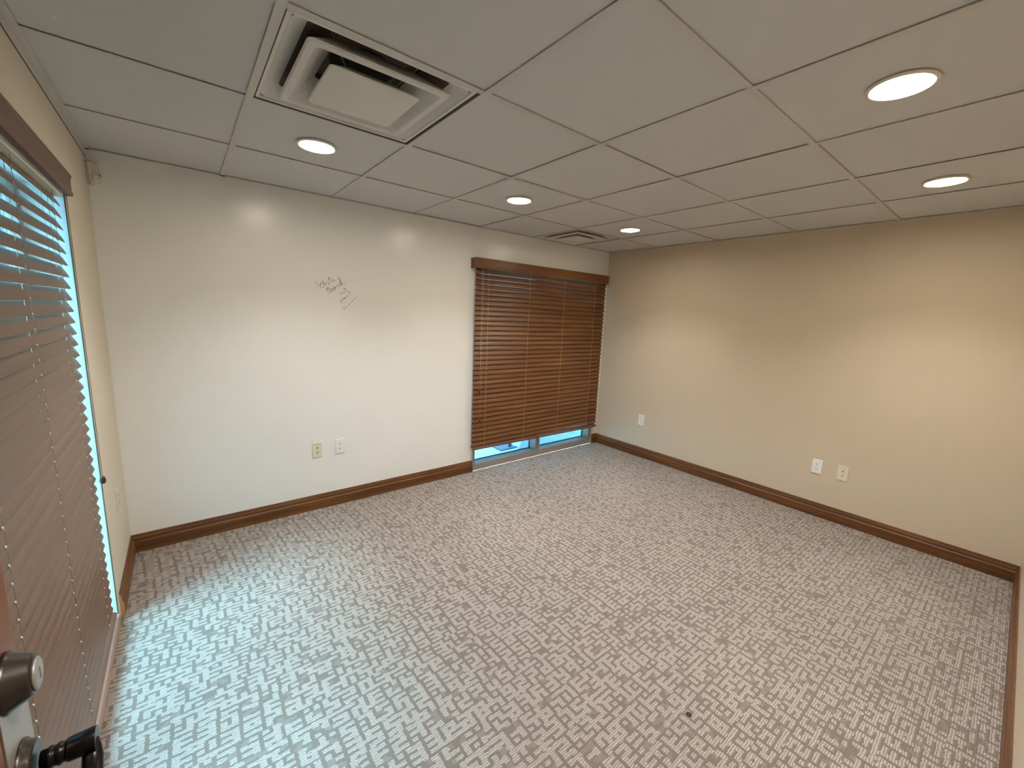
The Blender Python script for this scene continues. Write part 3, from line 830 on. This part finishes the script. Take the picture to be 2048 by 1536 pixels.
lathe(bm, [(0, 0.0335), (0.003, 0.0335), (0.005, 0.031), (0.010, 0.0285), (0.013, 0.026)], dl(0.1300, -2.4526, 0.917), (1, 0, 0), 40)
hr = obj('handle_rose', bm, M['bronze'], dr)
bm = bmesh.new()
lathe(bm, [(0, 0.0115), (0.006, 0.0115), (0.007, 0.0130), (0.010, 0.0130), (0.011, 0.0115), (0.014, 0.0115), (0.015, 0.013), (0.018, 0.013), (0.019, 0.0120), (0.026, 0.0120)], dl(0.146, -2.4526, 0.917), (1, 0, 0), 28)
# straight neck with a square-cut end, the grip dropping from it and running back along the door
lathe(bm, [(0, 0.0125), (0.002, 0.0138), (0.026, 0.0152), (0.0272, 0.0146)], dl(0.168, -2.4526, 0.917), (1, 0, 0), 28)
tube(bm, [dl(0.189, -2.4526, 0.916), dl(0.190, -2.456, 0.906), dl(0.191, -2.464, 0.898), dl(0.192, -2.48, 0.893), dl(0.193, -2.51, 0.890), dl(0.193, -2.55, 0.890), dl(0.192, -2.575, 0.892), dl(0.192, -2.578, 0.892)],
     0.0125, 18, radii=[0.008, 0.0095, 0.0105, 0.0105, 0.0100, 0.0095, 0.0090, 0.004])
obj('lever', bm, M['black'], hr)
for z in (0.25, 1.05, 1.82):
    bm = bmesh.new(); lathe(bm, [(0, 0.007), (0.09, 0.007)], dl(0.136, F + 0.012, z), (0, 0, 1), 12); obj('hinge', bm, M['bronze'], dr)
bm = bmesh.new()
for a in ((0.0, 0.070), (1.025, 1.095)): box(bm, a[0] + 0.001, a[1], F + 0.0005, F + 0.015, 0, 2.105)
box(bm, 0.0702, 1.0248, F + 0.0005, F + 0.015, 2.045, 2.105)
struct(obj('trim_3', bm, M['door'], bevel=0.002), ('stained wood casing round the doorway', 'trim'))

# ------------------------------------------------------------------ outside
bm = bmesh.new(); box(bm, -30, -TH - 0.001, -30, 30, -0.12, -0.06); box(bm, -TH - 0.001, 30, TH + 0.001, 30, -0.12, -0.06)
struct(obj('ground', bm, M['pave']), ('pale pavement outside the windows', 'ground'))
bm = bmesh.new()
tube(bm, [(3.275, 0.52, -0.06), (3.275, 0.52, 0.9)], 0.022, 12)
box(bm, 3.10, 3.34, 0.46, 0.70, -0.06, -0.045)
ps = obj('metal_post', bm, M['post']); ps['label'] = 'dark grey metal post on a flat base plate outside the far window'; ps['category'] = 'post'
bl = thing('neighbouring_building', 'grey building outside the left window, glimpsed between the slats', 'building', (-7.5, 0, -0.06))
bm = bmesh.new(); box(bm, -3, 0, -14, 12, 0, 3.6); obj('facade', bm, M['siding'], bl)
for k in range(7):
    yy = -10 + k * 3.2
    bm = bmesh.new(); box(bm, 0.001, 0.05, yy, yy + 1.2, 1.0, 2.4); w_ = obj('window', bm, M['extwin'], bl)
    bm = bmesh.new(); box(bm, 0.001, 0.07, yy + 1.2, yy + 1.32, 0.8, 2.6); obj('window_trim', bm, M['exttrim'], w_)
    bm = bmesh.new(); box(bm, 0.001, 0.07, yy - 0.12, yy, 0.8, 2.6); obj('window_trim', bm, M['exttrim'], w_)

bm = bmesh.new(); box(bm, -1.5, 7.0, TH + 0.01, 1.0, 2.35, 2.5)  # added slab, darkens the upward view through the blind gaps
cn = obj('sky_block_slab', bm, M['siding']); cn['label'] = 'added grey slab outside above the far window, hiding the sky'; cn['category'] = 'sky_block_slab'; cn['kind'] = 'structure'
bm = bmesh.new(); box(bm, -4, 12, 6.0, 6.3, -0.06, 5.6)  # added wall, cuts off bright sky behind the back blind
ow = obj('sky_block_wall', bm, M['sky_block_dark']); ow['label'] = 'added dark wall beyond the pavement, blocking the sky behind the far window'; ow['category'] = 'wall'; ow['kind'] = 'structure'
# ------------------------------------------------------------------ light
world = bpy.data.worlds.new('sky'); bpy.context.scene.world = world
world.use_nodes = True
g = N(world.node_tree)
bg = world.node_tree.nodes['Background']
tc = g.add('ShaderNodeTexCoord'); sep = g.add('ShaderNodeSeparateXYZ'); g.link(tc.outputs['Generated'], sep.inputs[0])
cr = g.add('ShaderNodeValToRGB'); g.link(sep.outputs[2], cr.inputs[0])
cr.color_ramp.elements[0].position = 0.0; cr.color_ramp.elements[0].color = (0.72, 0.93, 1.0, 1)
cr.color_ramp.elements[1].position = 0.7; cr.color_ramp.elements[1].color = (0.42, 0.70, 1.0, 1)
g.link(cr.outputs[0], bg.inputs['Color']); bg.inputs['Strength'].default_value = 5.6

def lamp(name, typ, loc, direction, energy, color, **kw):
    d = bpy.data.lights.new(name, typ); d.energy = energy; d.color = color
    for k, v in kw.items(): setattr(d, k, v)
    o = bpy.data.objects.new(name, d); COL.objects.link(o); o.location = loc
    o.rotation_euler = Vector(direction).to_track_quat('-Z', 'Y').to_euler()
    return o
for x, y in LAMPS:   # reflector cone of each downlight
    lamp('downlight_beam', 'SPOT', (x, y, H - 0.008), (0, 0, -1), 37.0, (1.0, 0.975, 0.96), spot_size=math.radians(118), spot_blend=0.95, shadow_soft_size=0.06)
lamp('sun', 'SUN', (-5, -2, 8), (0.50, 0.16, -1.0), 27.0, (0.74, 0.90, 1.0), angle=math.radians(24))

# ------------------------------------------------------------------ camera
cam = bpy.data.cameras.new('camera'); co = bpy.data.objects.new('camera', cam); COL.objects.link(co)
cam.sensor_width = 36.0; cam.lens = 822.65 / 2048 * 36; cam.clip_start = 0.01
right = Vector((0.78165572, -0.62237126, 0.04084554)); fwd = Vector((0.61969377, 0.76753515, -0.16391894)); up = Vector((0.07066805, 0.1534399, 0.98562783))
co.matrix_world = Matrix(((right.x, up.x, -fwd.x, 0.3190), (right.y, up.y, -fwd.y, -3.1342), (right.z, up.z, -fwd.z, 1.4844), (0, 0, 0, 1)))
bpy.context.scene.camera = co
sc = bpy.context.scene
sc.view_settings.view_transform = 'Standard'
sc.view_settings.exposure = 1.45
